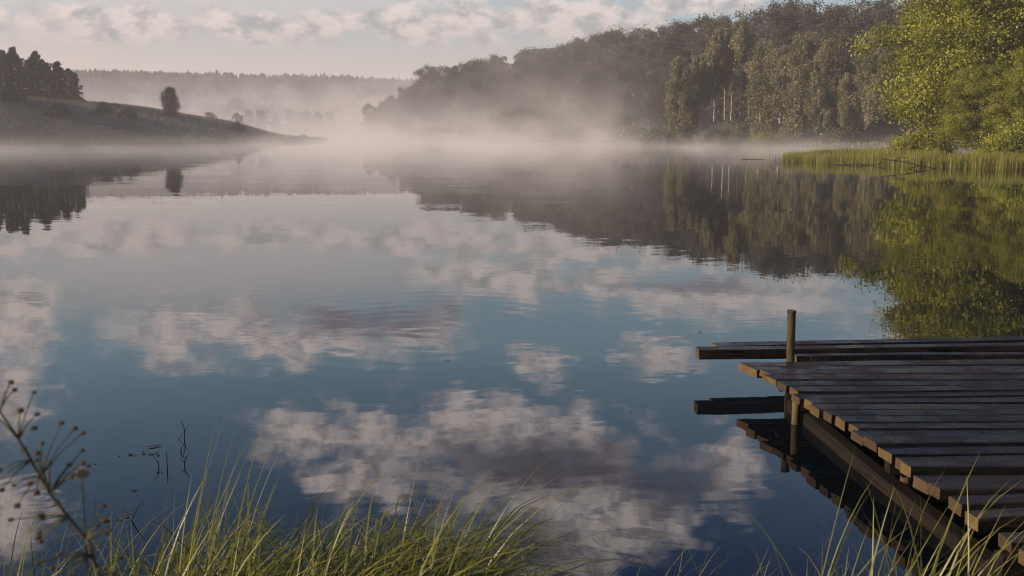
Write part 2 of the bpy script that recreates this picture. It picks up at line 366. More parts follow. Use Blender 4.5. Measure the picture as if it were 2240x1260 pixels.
# ------------------------------------------------------------------ tree builder
def leaves(rng, cen, size, asp=0.62, up=0.0, out=None):
    """one quad (diamond) per centre"""
    n = len(cen)
    nrm = rng.normal(size=(n, 3)); nrm[:, 2] += up
    if out is not None: nrm = nrm + out * 0.45
    nrm /= np.linalg.norm(nrm, axis=1)[:, None]
    a = np.cross(nrm, rng.normal(size=(n, 3))); a /= np.linalg.norm(a, axis=1)[:, None] + 1e-9
    b = np.cross(nrm, a)
    s = size * rng.uniform(0.6, 1.35, (n, 1))
    v = np.stack([cen - a * s, cen + b * s * asp, cen + a * s, cen - b * s * asp], 1).reshape(-1, 3)
    return v, np.arange(n * 4).reshape(n, 4)
def make_tree(seed, H, tr, base, prof, rad, limbs, tufts, per, tr_xy, tr_z, leaf, droop=0.0, up=0.0, rise=0.5, wobble=0.25,
              lean=(0, 0), fork=0, limb_n=5, sub=2, jit=(0.55, 1.22)):
    """returns crown mesh data and trunk mesh data: a tapered trunk with limbs, leaf tufts strung along the limbs"""
    rng = np.random.default_rng(seed)
    tk = Acc()
    zs = np.linspace(-0.4, H * 0.95, 10)
    px = np.cumsum(rng.normal(0, wobble / 3, 10)) * np.linspace(0, 1, 10) + lean[0] * (zs / H) ** 1.3
    py = np.cumsum(rng.normal(0, wobble / 3, 10)) * np.linspace(0, 1, 10) + lean[1] * (zs / H) ** 1.3
    trunk = np.stack([px, py, zs], 1)
    tube(tk, trunk, tr * (1 - 0.93 * np.clip(zs / H, 0, 1)) ** 0.9 * np.where(zs < 0.3, 1.25, 1), 8)
    trunks = [trunk]
    for k in range(fork):
        a = rng.uniform(0, 2 * pi); h2 = H * rng.uniform(0.75, 0.95); z2 = np.linspace(-0.3, h2, 9)
        q = np.stack([px[0] + cos(a) * (0.3 + 1.8 * (z2 / h2).clip(0) ** 0.8), py[0] + sin(a) * (0.3 + 1.8 * (z2 / h2).clip(0) ** 0.8), z2], 1)
        tube(tk, q, tr * 0.75 * (1 - 0.92 * np.clip(z2 / h2, 0, 1)), 7, bridge=1); trunks.append(q)
    C, T, O = [], [], []
    for k in range(limbs):
        f = base + (0.97 - base) * ((k + rng.uniform(0, 1)) / limbs)
        tr_k = trunks[k % len(trunks)]
        zz = min(f * H, tr_k[-1, 2])
        o = np.array([np.interp(zz, tr_k[:, 2], tr_k[:, 0]), np.interp(zz, tr_k[:, 2], tr_k[:, 1]), zz])
        a = k * 2.39996 + rng.normal(0, 0.5)
        L = rad * prof((f - base) / (1 - base)) * rng.uniform(*jit)
        s = np.linspace(0, 1, limb_n)
        sl = rise * rng.uniform(0.6, 1.3)
        hz = L * s
        z = L * (sl * s - (sl * 0.6 + 0.0) * s ** 2.2) - droop * 0.25 * s ** 3
        bend = rng.normal(0, 0.18)
        q = o + np.stack([hz * np.cos(a + bend * s), hz * np.sin(a + bend * s), z], 1)
        r0 = max(0.012, tr * 0.42 * (1 - f) + 0.015)
        tube(tk, q, np.linspace(r0, r0 * 0.25, limb_n), 5, cap=False, bridge=1)
        nt_ = max(2, int(round(tufts * (0.45 + 0.55 * L / rad))))
        for m in range(nt_):
            u = rng.uniform(0.25, 1.05) ** 0.75
            c0 = np.array([np.interp(u, s, q[:, i]) for i in range(3)])
            side = L * (1.05 - 0.6 * u) * 0.55
            off = rng.normal(0, 1, 3) * np.array([side, side, 0.28 * side]) * 0.6
            c1 = c0 + off
            if m % sub == 0 and np.linalg.norm(off) > 0.4:
                tube(tk, [c0, c0 + off * 0.5 + (0, 0, 0.05), c1], np.array([r0 * 0.4, r0 * 0.3, r0 * 0.15]), 4, cap=False, bridge=1)
            n = int(per * rng.uniform(0.6, 1.4))
            pts = rng.normal(0, 1, (n, 3)) * np.array([tr_xy, tr_xy, tr_z])
            pts *= rng.uniform(0.55, 1.15)
            if droop > 0:
                kk = rng.integers(0, max(2, n // 14), n)
                ang = kk * 2.4; rr_ = tr_xy * (0.35 + 0.65 * ((kk * 0.618) % 1))
                pts = np.stack([np.cos(ang) * rr_, np.sin(ang) * rr_, -rng.uniform(0, 1, n) ** 0.8 * droop * (0.5 + ((kk * 0.37) % 1))], 1) + rng.normal(0, 0.10, (n, 3))
            C.append(c1 + pts)
            ax_ = np.array([c1[0] - o[0], c1[1] - o[1], 0.0]); ax_ /= np.linalg.norm(ax_) + 1e-6
            O.append(pts / (np.linalg.norm(pts, axis=1)[:, None] + 1e-6) * np.array([1, 1, 0.8]) + 0.6 * ax_)
            T.append(np.full(n, rng.uniform(0.15, 0.85)))
    O = np.concatenate(O); C = np.concatenate(C); T = np.clip(np.concatenate(T) + rng.normal(0, 0.12, len(C)), 0, 1)
    keep = C[:, 2] > 0.5; C, T, O = C[keep], T[keep], O[keep]
    v, f = leaves(rng, C, leaf, 0.6, up, O)
    return (v, f, np.repeat(T, 4)), tk
def tree_meshes(name, leafm, barkm, **kw):
    (v, f, tt), tk = make_tree(**kw)
    return mesh_np(name + '_crown', v, f, leafm, tt), tk.mesh(name + '_trunk', barkm, True)
def place_tree(name, meshes, loc, rz, sc, label, cat, group=None):
    o = empty(name, loc, rz); o.scale = sc if hasattr(sc, '__len__') else (sc, sc, sc)
    link('trunk', meshes[1], o); link('crown', meshes[0], o)
    return tag(o, label, cat, group)
full = lambda f: max(0.1, min(1, 0.5 + 1.7 * f) * (1 - f) ** 0.42)
oval = lambda f: max(0.12, math.sin(pi * min(1, 0.12 + 0.86 * f)) ** 0.7)
dome = lambda f: max(0.15, math.sqrt(max(0, 1 - (1.05 * f - 0.15) ** 2)))
cone = lambda f: max(0.10, (1 - f) ** 0.75)
egg = lambda f: max(0.08, min(1.0, 0.62 + 1.6 * f) * (1 - f) ** 0.6)

# hillside wood kinds (about 18 m), white birches, grove trees (about 12 m)
wood = [tree_meshes('wood_tree', M_wood_leaf, M_bark, seed=11 + k, H=18, tr=0.24, base=0.16, prof=[dome, full, oval][k % 3], rad=[4.6, 3.9, 3.6][k % 3],
                    limbs=26, tufts=4, per=130, tr_xy=0.85, tr_z=0.65, leaf=0.20, droop=[0, 1.4, 0][k % 3], rise=0.55) for k in range(6)]
birch = [tree_meshes('birch', M_birch_leaf, M_birch_bark, seed=41 + k, H=18, tr=0.20, base=[0.16, 0.24, 0.32, 0.12][k], prof=full, rad=[3.7, 3.2, 3.0, 4.4][k],
                     limbs=34, tufts=5, per=170, tr_xy=0.80, tr_z=0.5, leaf=0.155, droop=2.4, rise=0.75, fork=[0, 0, 1, 1][k], wobble=0.5) for k in range(4)]
bare = tree_meshes('tall_birch', M_birch_leaf, M_birch_bark, seed=77, H=19, tr=0.135, base=0.55, prof=full, rad=2.9,
                   limbs=22, tufts=6, per=110, tr_xy=0.7, tr_z=0.5, leaf=0.165, droop=1.8, rise=0.8, wobble=0.6)
grove = [tree_meshes('grove_tree', M_grove_leaf, M_birch_bark, seed=91 + k, H=12, tr=0.13, base=0.05, prof=full, rad=[2.0, 1.8, 2.3][k % 3],
                     limbs=34, tufts=7, per=46, tr_xy=0.40, tr_z=0.40, leaf=0.14, droop=0.7, rise=0.9) for k in range(4)]

# ---- skyline of the hillside wood: azimuth (x / y) -> elevation tangent, as seen from the dock bank
SKX = np.array([-.165, -.157, -.145, -.123, -.10, -.077, -.05, -.01, .036, .082, .127, .173, .20, .22, .236, .264, .29, .327, .37, .42])
SKT = np.array([.020, .034, .043, .049, .058, .068, .071, .077, .088, .099, .104, .111, .115, .118, .125, .129, .127, .129, .130, .13])
SHORE = np.array([(-56, 352), (-24, 298), (0, 260), (16, 229), (33, 193), (50, 155), (60, 131), (66, 118)], float)
seg = np.hypot(*np.diff(SHORE, axis=0).T); cum = np.concatenate([[0], np.cumsum(seg)])
def along(s, off):
    x = np.interp(s, cum, SHORE[:, 0]); y = np.interp(s, cum, SHORE[:, 1])
    i = min(len(seg) - 1, int(np.searchsorted(cum, s, side='right') - 1))
    tx, ty = (SHORE[i + 1] - SHORE[i]) / seg[i]
    return x - ty * off, y + tx * off          # off > 0: up the slope, away from the lake
rng = random.Random(5)
ORD = ['first', 'second', 'third', 'fourth', 'fifth', 'sixth', 'seventh', 'eighth', 'ninth', 'tenth', 'eleventh', 'twelfth', 'thirteenth', 'fourteenth']
ZONES = [(-0.105, "at the hillside wood's misty tip"), (-0.02, "where the wooded skyline climbs"), (0.055, "above the thickest mist"),
         (0.14, "between thick mist and white trunks"), (0.225, "behind the thin white trunks"), (0.31, "behind the drooping birches"),
         (9, "beside the sunlit maple")]
ROWS = [(5, 'at waterline'), (15, 'on lower slope'), (27, 'on middle slope'), (42, 'on skyline')]
cells = {}
pts_rows = []
for ri, (off, rn) in enumerate(ROWS):
    s = rng.uniform(0, 3)
    while s < cum[-1]:
        x, y = along(s, off + rng.uniform(-3, 3))
        s += rng.uniform(4.6, 7.4) * (1.0 if ri else 1.15)
        a = x / y
        if ri == 0 and a > 0.13: continue           # open grassy bank with birches there
        if ri == 1 and a > 0.15 and rng.random() < 0.35: continue
        z = gz_at(x, y)
        top = float(np.interp(a, SKX, SKT)) * y + CZ
        full = top - z
        if full < 5: continue
        k = [0.66, 0.82, 0.94, 1.0][ri] * rng.uniform(0.90, 1.06)
        h = max(6.0, min(full * k, 25))
        if ri == 3: h = min(full * rng.choice([0.95, 0.97, 0.99, 1.01, 1.03]), 27)
        pts_rows.append((a, ri, x, y, z, h))
pts_rows.sort()
for (a, ri, x, y, z, h) in pts_rows:
    zi = next(i for i, q in enumerate(ZONES) if a < q[0])
    n = cells.get((zi, ri), 0); cells[(zi, ri)] = n + 1
    look = ['dim hazy', 'dark hazy', 'dark brown-green', 'dark'][ri]
    sc = h / 18.0 * 0.94
    wsc = sc * rng.uniform(0.9, 1.15) if h > 10 else sc * 1.25
    place_tree('broadleaf_tree', wood[rng.randrange(6)], (x, y, z), rng.uniform(0, 6.28), (wsc, wsc, sc),
               f"{ORD[min(n, 13)]} {look} tree from left {ROWS[ri][1]}, {ZONES[zi][1]}", 'tree', 'trees of the hillside wood')

# ---- pale birches and shrubs on the far grassy bank, one by one: azimuth, distance, height, kind, label
FB = [(0.166, 178, 17.5, 1, "pale birch with bushy crown just left of the thin white trunks", 0),
      (0.186, 180, 17.0, 4, "leaning thin white birch trunk, lowest left of the bare-stemmed group", 0.9),
      (0.198, 184, 20.5, 4, "slim bare-stemmed white birch, second of the thin trunks in hazy wood", 0.1),
      (0.208, 186, 21.0, 4, "slim bare-stemmed white birch, third of the thin trunks in hazy wood", -0.2),
      (0.2235, 180, 22.0, 4, "tallest straight white trunk standing alone in dark hazy wood", 0.0),
      (0.1925, 181, 18.5, 4, "thin white trunk close beside the leaning one, in front of dark wood", -0.5),
      (0.2135, 190, 20.0, 4, "fainter thin trunk deep in the wood near the tallest white trunk", 0.3),
      (0.2325, 188, 19.0, 4, "fainter thin trunk deep in the wood behind the rounded tall shrub", -0.3),
      (0.352, 160, 18.5, 4, "thin white trunk rising close behind the forked white birch", -0.3),
      (0.243, 172, 18.0, 0, "tall drooping birch over the yellow-green bush on the bank", 0.3),
      (0.262, 168, 17.0, 3, "broad pale drooping birch, fullest on the far bank, skirt reaching ground", 0),
      (0.283, 166, 18.3, 0, "tall pale drooping birch with sunlit crown right of the fullest one", 0),
      (0.304, 163, 17.2, 1, "narrow pale birch with pointed crown above the grassy bank", 0),
      (0.326, 160, 11.5, 2, "short thin birch in shade left of the forked white trunks", 0),
      (0.347, 158, 17.8, 2, "forked white-trunked birch next to the sunlit maple", 0.2),
      (0.359, 156, 16.6, 2, "slender white birch half hidden by the sunlit maple's edge", 0.5)]
for k, (a, y, h, kd, lab, ln) in enumerate(FB):
    ms = bare if kd == 4 else birch[kd]
    s = h / (19 if kd == 4 else 18)
    o = place_tree('birch_tree', ms, (a * y, y, gz_at(a * y, y)), k * 1.9, (s * (0.85 if kd == 4 else 1.0), s * (0.85 if kd == 4 else 1.0), s), lab, 'birch')
    o.rotation_euler.x = 0; o.rotation_euler.y = ln * 0.10

# ---- shrubs
def bush_mesh(seed, leafm, n=5200, leaf=0.06, flat=0.75):
    rng = np.random.default_rng(seed)
    C, T = [], []
    for k in range(34):
        a = rng.uniform(0, 2 * pi); r = rng.uniform(0, 1) ** 0.6
        c0 = np.array([cos(a) * r, sin(a) * r, flat * (1 - r * r * 0.75) * rng.uniform(0.35, 1.1)])
        C.append(c0 + rng.normal(0, 0.16, (n // 34, 3))); T.append(np.full(n // 34, rng.uniform(0.1, 0.9)))
    C = np.concatenate(C); T = np.concatenate(T); k = C[:, 2] > 0.0
    v, f = leaves(rng, C[k], leaf, 0.6, 0.2)
    st = Acc()
    for q in range(6):
        a = q * 1.05; tube(st, [(0, 0, -0.15), (0.2 * cos(a), 0.2 * sin(a), 0.3 * flat), (0.5 * cos(a), 0.5 * sin(a), 0.7 * flat)], np.array([0.03, 0.022, 0.01]), 5, bridge=q or None)
    return mesh_np('bush_foliage', v, f, leafm, np.repeat(T[k], 4)), st.mesh('bush_stems', M_bark, True)
bushA = bush_mesh(3, M_bush_leaf); bushB = bush_mesh(4, M_grove_leaf, 3600, 0.075, 0.9); bushC = bush_mesh(6, M_maple_leaf, 15000, 0.036, 0.8)
def shrub(ms, x, y, w_, h, label, group=None, name='shrub'):
    o = empty(name, (x, y, gz_at(x, y) - 0.05), x * 3.7); o.scale = (w_, w_, h)
    link('stems', ms[1], o); link('foliage', ms[0], o)
    tag(o, label, 'shrub', group)
for (a, y, w_, h, ms, lab) in [
        (0.205, 178, 2.6, 3.6, bushA, "grey-green shrub on far bank below the leaning white trunk"),
        (0.215, 172, 2.2, 2.0, bushA, "low spreading shrub at the water's edge below the tallest white trunk"),
        (0.232, 174, 2.4, 4.6, bushA, "rounded tall shrub on far bank left of the yellow-green bush"),
        (0.247, 168, 2.6, 2.6, bushC, "yellow-green bush on the far grassy bank under the drooping birch"),
        (0.178, 180, 3.2, 1.5, bushA, "long low shrub at the waterline left of the white trunks"),
        (0.145, 192, 3.4, 4.2, bushA, "wide grey shrub dipping to the misty waterline"),
        (0.120, 200, 3.4, 5.2, bushA, "tall grey shrub in thick mist under the hillside wood"),
        (0.318, 160, 2.2, 3.0, bushA, "dim shrub behind grassy bank left of the short thin birch"),
        (0.338, 158, 2.4, 2.6, bushB, "dark low shrub beside the forked white birch's foot"),
        (-0.270, 243, 1.6, 1.9, bushB, "small dark rounded bush alone near the low point of the left hill"),
        (-0.336, 236, 1.0, 1.4, bushB, "tiny bush tucked beside the lone tree's foot"),
        (-0.497, 205, 2.2, 2.0, bushB, "dark bush low on the left slope at the photo's edge"),
        (-0.485, 207, 1.9, 1.6, bushB, "dark bush on the left slope between two others, just above the pale log"),
        (-0.445, 204, 2.4, 2.2, bushB, "widest dark bush on the left slope, above the shore"),
        (-0.401, 212, 1.9, 1.7, bushB, "dark bush mid slope, below the birch grove's outer tree"),
        (-0.377, 212, 1.7, 2.2, bushB, "darkest upright bush mid slope between the grove and lone tree"),
        (-0.423, 229, 1.3, 0.9, bushB, "small crest bush just outside the birch grove"),
        (-0.400, 231, 1.2, 0.8, bushB, "low tuft of bush on the hill crest, nearer the grove"),
        (-0.388, 232, 1.0, 0.9, bushB, "low tuft of bush on the hill crest, nearer the lone tree"),
        (-0.205, 292, 1.3, 0.9, bushB, "faint little bush at the sandy tip of the left shore")]:
    shrub(ms, a * y, y, w_, h, lab)

# ---- grove on the left hill
gl_rows = []
r2 = random.Random(9)
for row, (y0, n) in enumerate(((229, 15), (237, 14))):
    for k in range(n):
        a = -0.425 - k * 0.0082 - (0.004 if row else 0) + r2.uniform(-0.003, 0.003)
        y = y0 + r2.uniform(-3, 3)
        h = {0: 7.2, 1: 8.0, 2: 9.2, 3: 9.0}.get(k, r2.uniform(9.4, 11.8)) * (1.05 if row else 1)
        s = h / 12
        w_ = s * r2.uniform(0.95, 1.2)
        place_tree('grove_birch', grove[r2.randrange(4)], (a * y, y, gz_at(a * y, y) - 0.5), r2.uniform(0, 6), (w_, w_, s),
                   f"{ORD[min(k, 13)]} {'front' if row == 0 else 'rear'} tree of the dark grove counted from its open edge" if k < 14 else
                   f"last {'front' if row == 0 else 'rear'} tree of the dark grove, farthest from the open edge", 'tree', 'grove on the left hill')
for k in range(18):                                   # unseen trees carry the grove on outside the frame, added to shade the hill
    a = -0.555 - k * 0.0105; y = 228 + (k % 3) * 5
    place_tree('grove_birch', grove[k % 4], (a * y, y, gz_at(a * y, y)), k, 1.0, "dark grove tree beyond the edge of the photo on the hill", 'tree', 'grove trees beyond the frame')
for k in range(9):
    a = -0.428 - k * 0.0125; y = 231 + (k % 2) * 3
    shrub(bushB, a * y, y, 1.7 + 0.3 * (k % 3), 1.9 + 0.4 * (k % 2), "dark undergrowth bush between the trunks of the dark grove", 'undergrowth of the grove', 'undergrowth_bush')
lone = tree_meshes('lone_tree', M_grove_leaf, M_bark, seed=142, H=6.6, tr=0.11, base=0.07, prof=lambda f: math.sin(pi * (0.22 + 0.70 * f)) ** 0.8, rad=1.75, jit=(0.85, 1.08), limbs=96, tufts=4, per=46, tr_xy=0.27, tr_z=0.30, leaf=0.085, rise=0.55)
place_tree('lone_tree', lone, (-0.3335 * 231, 231, gz_at(-0.3335 * 231, 231)), 0.6, 1.0, "lone small dark oval tree standing on the crest of the left hill", 'tree')
# ---- dim trees in the mist behind the left hill
for k, (a, y, h) in enumerate([(-0.318, 385, 7), (-0.305, 388, 9), (-0.296, 384, 11), (-0.288, 390, 8.5), (-0.270, 400, 12), (-0.258, 470, 12), (-0.245, 475, 12), (-0.232, 470, 11),
                               (-0.216, 478, 12), (-0.203, 476, 11.5), (-0.190, 480, 12), (-0.178, 470, 11)]):
    place_tree('misty_tree', wood[k % 6], (a * y, y, gz_at(a * y, y)), k, (h / 15, h / 15, h / 18),
               f"{ORD[k]} faint tree from the lone tree's side, dissolving in mist behind the hill", 'tree', 'faint trees in the mist')

# ---- far ridge wood: one mass
rg = np.random.default_rng(21)
fa = Acc()
N = 9000
fx = rg.uniform(-0.62, 0.05, N); fy = rg.uniform(0, 1, N) ** 1.3 * 330 + 560
FX, FY = fx * fy, fy
FZ = height(FX, FY)
hh = rg.uniform(9.0, 11.5, N) * (1 + 0.10 * wob(FX, FY, 14.0)) + 1.6 * (rg.uniform(0, 1, N) > 0.93); ww = hh * rg.uniform(0.20, 0.42, N)
for q in range(3):
    for lv in range(3):
        z0 = hh * (0.10 + 0.25 * lv); z1 = hh * (0.55 + 0.22 * lv); wl = ww * (1.0 - 0.25 * lv)
        a = q * 1.047 + rg.uniform(0, 1, N)
        ax, ay = np.cos(a) * wl, np.sin(a) * wl
        v = np.stack([np.stack([FX - ax, FY - ay, FZ + z0], 1), np.stack([FX + ax, FY + ay, FZ + z0], 1),
                      np.stack([FX + ax * .12, FY + ay * .12, FZ + z1], 1), np.stack([FX - ax * .12, FY - ay * .12, FZ + z1], 1)], 1).reshape(-1, 3)
        fa.add(v, np.arange(4 * N).reshape(N, 4), np.repeat(rg.uniform(0, 1, N), 4))
tag(link('far_wood', fa.mesh('far_wood', M_wood_leaf)), kind='stuff')

# ---- sunlit trees on the right bank
print('big trees')
maple = dict(tr=0.30, base=0.05, prof=dome, tr_xy=0.66, tr_z=0.46, leaf=0.105, up=0.15, rise=0.42, limb_n=6, jit=(0.82, 1.0))
mA = tree_meshes('maple', M_maple_leaf, M_bark, seed=201, H=18, rad=7.8, limbs=100, tufts=12, per=180, **maple)
mB = tree_meshes('maple', M_maple_leaf, M_bark, seed=202, H=17, rad=7.0, limbs=66, tufts=11, per=170, **maple)
mC = tree_meshes('weeping_birch', leaf_mat('tall_birch_leaf', (0.100, 0.115, 0.016), (0.290, 0.285, 0.045), 0.36, 0.2, 0.02), M_birch_bark, seed=203, H=24, tr=0.28, base=0.16, prof=egg, rad=4.6,
                 limbs=56, tufts=10, per=90, tr_xy=0.6, tr_z=0.4, leaf=0.11, droop=3.2, rise=0.8, wobble=0.7)
place_tree('maple_tree', mA, (37.3, 78, gz_at(37.3, 78)), 0.3, 1.06, "big sunlit green maple with layered low boughs over the reeds", 'tree')
place_tree('maple_tree', mB, (43.5, 72, gz_at(43.5, 72)), 2.0, 1.0, "darker green maple at the photo's edge behind the rightmost reeds", 'tree')
place_tree('birch_tree', mC, (36.3, 85.5, gz_at(36.3, 85.5)), 1.0, 0.95, "tall green weeping birch rising behind the sunlit maple's outer edge", 'birch')
place_tree('birch_tree', mC, (44.5, 82, gz_at(44.5, 82)), 3.1, 1.05, "tallest green weeping birch hanging over the top of both maples", 'birch')
place_tree('young_maple', mB, (32.6, 71, gz_at(32.6, 71)), 1.2, 0.36, "young bushy maple low in front of the big sunlit maple's trunk", 'tree')
place_tree('young_maple', mA, (35.6, 67.5, gz_at(35.6, 67.5)), 5.2, 0.40, "young bushy maple under the darker maple at the photo's edge", 'tree')
place_tree('maple_tree', mA, (54, 66, gz_at(54, 66)), 4.0, 1.05, "green maple on the bank beyond the photo's edge", 'tree')
for (x, y, w_, h, lab) in [(30.2, 74.5, 2.0, 2.2, "leafy bush under the sunlit maple's lowest outer bough"), (33.6, 66, 2.6, 2.4, "leafy bush behind tall reeds at the maple's foot"),
                           (39.0, 62, 3.2, 3.4, "leafy bush at the far end of the reed belt by the photo's edge")]:
    shrub(bushC, x, y, w_, h, lab)

# ------------------------------------------------------------------ blades (grass, reeds)
def blades(acc, rng, base, L, wd, tilt, bend, dirs, tint, K=7):
    """curved tapering strips"""
    n = len(base)
    s = np.linspace(0, 1, K + 1)
    ang = tilt[:, None] + bend[:, None] * s[None, :] ** 1.7                # angle from vertical
    dl = (L / K)[:, None]
    hx = np.concatenate([np.zeros((n, 1)), np.cumsum(np.sin(ang[:, :-1]) * dl, 1)], 1)
    hz = np.concatenate([np.zeros((n, 1)), np.cumsum(np.cos(ang[:, :-1]) * dl, 1)], 1)
    cx = base[:, 0:1] + hx * np.cos(dirs)[:, None]; cy = base[:, 1:2] + hx * np.sin(dirs)[:, None]; cz = base[:, 2:3] + hz
    face = dirs + pi / 2 + rng.normal(0, 0.6, n)
    wv = wd[:, None] * np.clip(1.15 * (1 - s) ** 0.65, 0.04, 1)[None, :] * 0.5
    ox, oy = np.cos(face)[:, None] * wv, np.sin(face)[:, None] * wv
    v = np.stack([np.stack([cx - ox, cy - oy, cz], -1), np.stack([cx + ox, cy + oy, cz], -1)], 2).reshape(-1, 3)
    i, k = np.meshgrid(np.arange(n), np.arange(K), indexing='ij')
    b = (i * (K + 1) + k) * 2
    f = np.stack([b, b + 1, b + 3, b + 2], -1).reshape(-1, 4)
    acc.add(v, f, np.repeat(tint, 2 * (K + 1)))
rg = np.random.default_rng(31)
ra = Acc()
def reeds(n, path, depth, h0, h1, wd=0.030):
    path = np.array(path, float); sg = np.hypot(*np.diff(path, axis=0).T); cu = np.concatenate([[0], np.cumsum(sg)])
    s = rg.uniform(0, cu[-1], n); x = np.interp(s, cu, path[:, 0]); y = np.interp(s, cu, path[:, 1])
    tx = np.gradient(path[:, 0]); ty = np.gradient(path[:, 1])
    ii = np.clip(np.searchsorted(cu, s), 1, len(path) - 1); dx_ = path[ii, 0] - path[ii - 1, 0]; dy_ = path[ii, 1] - path[ii - 1, 1]
    q = np.hypot(dx_, dy_); o = rg.uniform(0, 1, n) ** 0.9 * depth + 0.55 * wob(x, y, 0.7) + 0.5 * wob(x, y, 2.6, 2.0)
    x = x - dy_ / q * o; y = y + dx_ / q * o
    clump = 0.5 + 0.5 * wob(x, y, 0.9, 1.0)
    L = (h0 + (h1 - h0) * rg.uniform(0, 1, n) * (0.4 + 0.6 * clump)) * (1 + 0.16 * wob(x, y, 1.7, 3.0))
    z = np.maximum(height(x, y), -0.05)
    blades(ra, rg, np.stack([x, y, z], 1), L, wd * rg.uniform(0.6, 1.3, n), rg.uniform(0, 0.16, n), rg.uniform(0.0, 0.7, n) ** 2, rg.uniform(0, 2 * pi, n),
           np.clip(rg.uniform(0, 1, n) * 0.6 + 0.4 * clump, 0, 1), 4)
reeds(24000, [(36, 51), (31, 56.5), (27.5, 60), (24.6, 64), (22, 70), (20.3, 74.3), (20.5, 77), (24, 79)][::-1], 4.0, 0.50, 0.90, 0.024)
reeds(8000, [(27, 84), (31, 90), (38, 96)], -4.0, 0.6, 1.0)
reeds(3000, [(36, 51), (31, 56.5), (27.5, 60), (24.6, 64)][::-1], 2.2, 0.75, 1.2, 0.024)
reeds(260, [(37, 49.5), (31, 55), (27, 58.5), (23.6, 63), (21, 69.5), (19.4, 74.3), (19.5, 78)][::-1], 1.6, 0.35, 1.0)
reeds(900, [(36, 51), (31, 56.5), (27.5, 60), (24.6, 64), (22, 70), (20.3, 74.3), (20.5, 77), (24, 79)][::-1], 4.0, 0.8, 1.2, 0.018)
tag(link('reeds', ra.mesh('reeds', M_reed)), kind='stuff')

# dry grass and tufts on the left hill and the far grassy bank
da = Acc()
n = 42000
x = rg.uniform(-135, -44, n); y = rg.uniform(175, 300, n); sdv = sdist(x, y); k = (sdv > 0.2) & (sdv < 60); x, y = x[k], y[k]; n = len(x)
cl_ = np.clip(0.5 + 0.35 * wob(x, y, 3.1, 0.5) + 0.35 * wob(x, y, 9.0, 1.5), 0, 1)
blades(da, rg, np.stack([x, y, height(x, y) - 0.05], 1), rg.uniform(0.3, 0.8, n) * (0.5 + cl_), rg.uniform(0.04, 0.11, n), rg.uniform(0, 0.5, n), rg.uniform(0, 0.6, n), rg.uniform(0, 6.28, n), np.clip(cl_ * 0.7 + rg.uniform(0, 0.3, n), 0, 1), 2)
tag(link('dry_grass', da.mesh('dry_grass', M_dry)), kind='stuff')
ba = Acc()
n = 16000
x = rg.uniform(22, 66, n); y = rg.uniform(125, 215, n); sdv = sdist(x, y); k = (sdv > 0.1) & (sdv < 14); x, y = x[k], y[k]; n = len(x)
cl_ = 0.5 + 0.5 * wob(x, y, 2.4, 0.5)
blades(ba, rg, np.stack([x, y, height(x, y) - 0.05], 1), rg.uniform(0.2, 0.55, n) * (0.5 + cl_), rg.uniform(0.08, 0.2, n), rg.uniform(0, 0.35, n), rg.uniform(0, 0.6, n), rg.uniform(0, 6.28, n), np.clip(cl_ * 0.5 + rg.uniform(0, 0.3, n), 0, 1), 2)
tag(link('bank_grass', ba.mesh('bank_grass', M_reed)), kind='stuff')

# ------------------------------------------------------------------ jetty
mt, t = mat_new('wet_dark_planks')
p = t.n('ShaderNodeTexCoord').outputs['Object']
oi = t.n('ShaderNodeObjectInfo').outputs['Random']
pp = t.v('ADD', p, t.comb(t.m('MULTIPLY', oi, 37.0), t.m('MULTIPLY', oi, 11.0), 0.0))
g1 = t.noise(t.v('MULTIPLY', pp, (1.2, 16, 16)), 3.0, 6.0, 0.65, 0.3)
g2 = t.noise(pp, 2.2, 4.0, 0.6)
bc = t.mix(t.smooth(g1, 0.36, 0.68), (0.004, 0.003, 0.0025), (0.036, 0.026, 0.017))
bc = t.mix(t.smooth(g2, 0.5, 0.75, 0, 0.5), bc, (0.022, 0.020, 0.016))
bc = t.mix(1.0, bc, t.mix(oi, (0.45, 0.45, 0.48), (1.45, 1.25, 1.05)), 'MULTIPLY')
nx, ny, nz = t.sep(t.n('ShaderNodeTexCoord').outputs['Normal'])
endg = t.smooth(t.m('ABSOLUTE', nx), 0.75, 0.95)          # sawn end faces coloured paler than the other faces
bc = t.mix(endg, bc, t.mix(t.noise(pp, 24.0, 3.0), (0.05, 0.034, 0.018), (0.16, 0.115, 0.058)))
wet = t.smooth(g2, 0.36, 0.60, 0.13, 0.60)
bc = t.mix(endg, bc, t.mix(1.0, bc, t.mix(t.m('FRACT', t.m('MULTIPLY', oi, 7.3)), (0.40, 0.38, 0.38), (1.15, 1.05, 0.95)), 'MULTIPLY'))
ox_, oy_, oz_ = t.sep(p)
nx_ = t.m('SUBTRACT', t.m('MODULO', t.m('ADD', ox_, t.m('MULTIPLY', oi, 0.06)), 0.95), 0.16)
ny_ = t.m('SUBTRACT', t.m('ABSOLUTE', t.m('ADD', oy_, t.m('MULTIPLY', oi, 0.012))), 0.032)
nail = t.smooth(t.v('LENGTH', t.comb(nx_, ny_, 0.0)), 0.0075, 0.0055)
bc = t.mix(nail, bc, (0.10, 0.055, 0.03))
crack = t.m('MULTIPLY', t.smooth(t.noise(t.v('MULTIPLY', pp, (0.7, 40, 40)), 1.3, 2.0, 0.5), 0.66, 0.70), t.smooth(g2, 0.45, 0.55))
bc = t.mix(crack, bc, (0.001, 0.001, 0.001))
rgh = t.mix(endg, t.comb(wet, wet, wet), (0.8, 0.8, 0.8))
bp = t.n('ShaderNodeBsdfPrincipled', {'Base Color': bc, 'Roughness': rgh, 'Specular IOR Level': 0.20,
         'Normal': t.n('ShaderNodeBump', {'Height': g1, 'Strength': 0.6, 'Distance': 0.010}).outputs[0]})
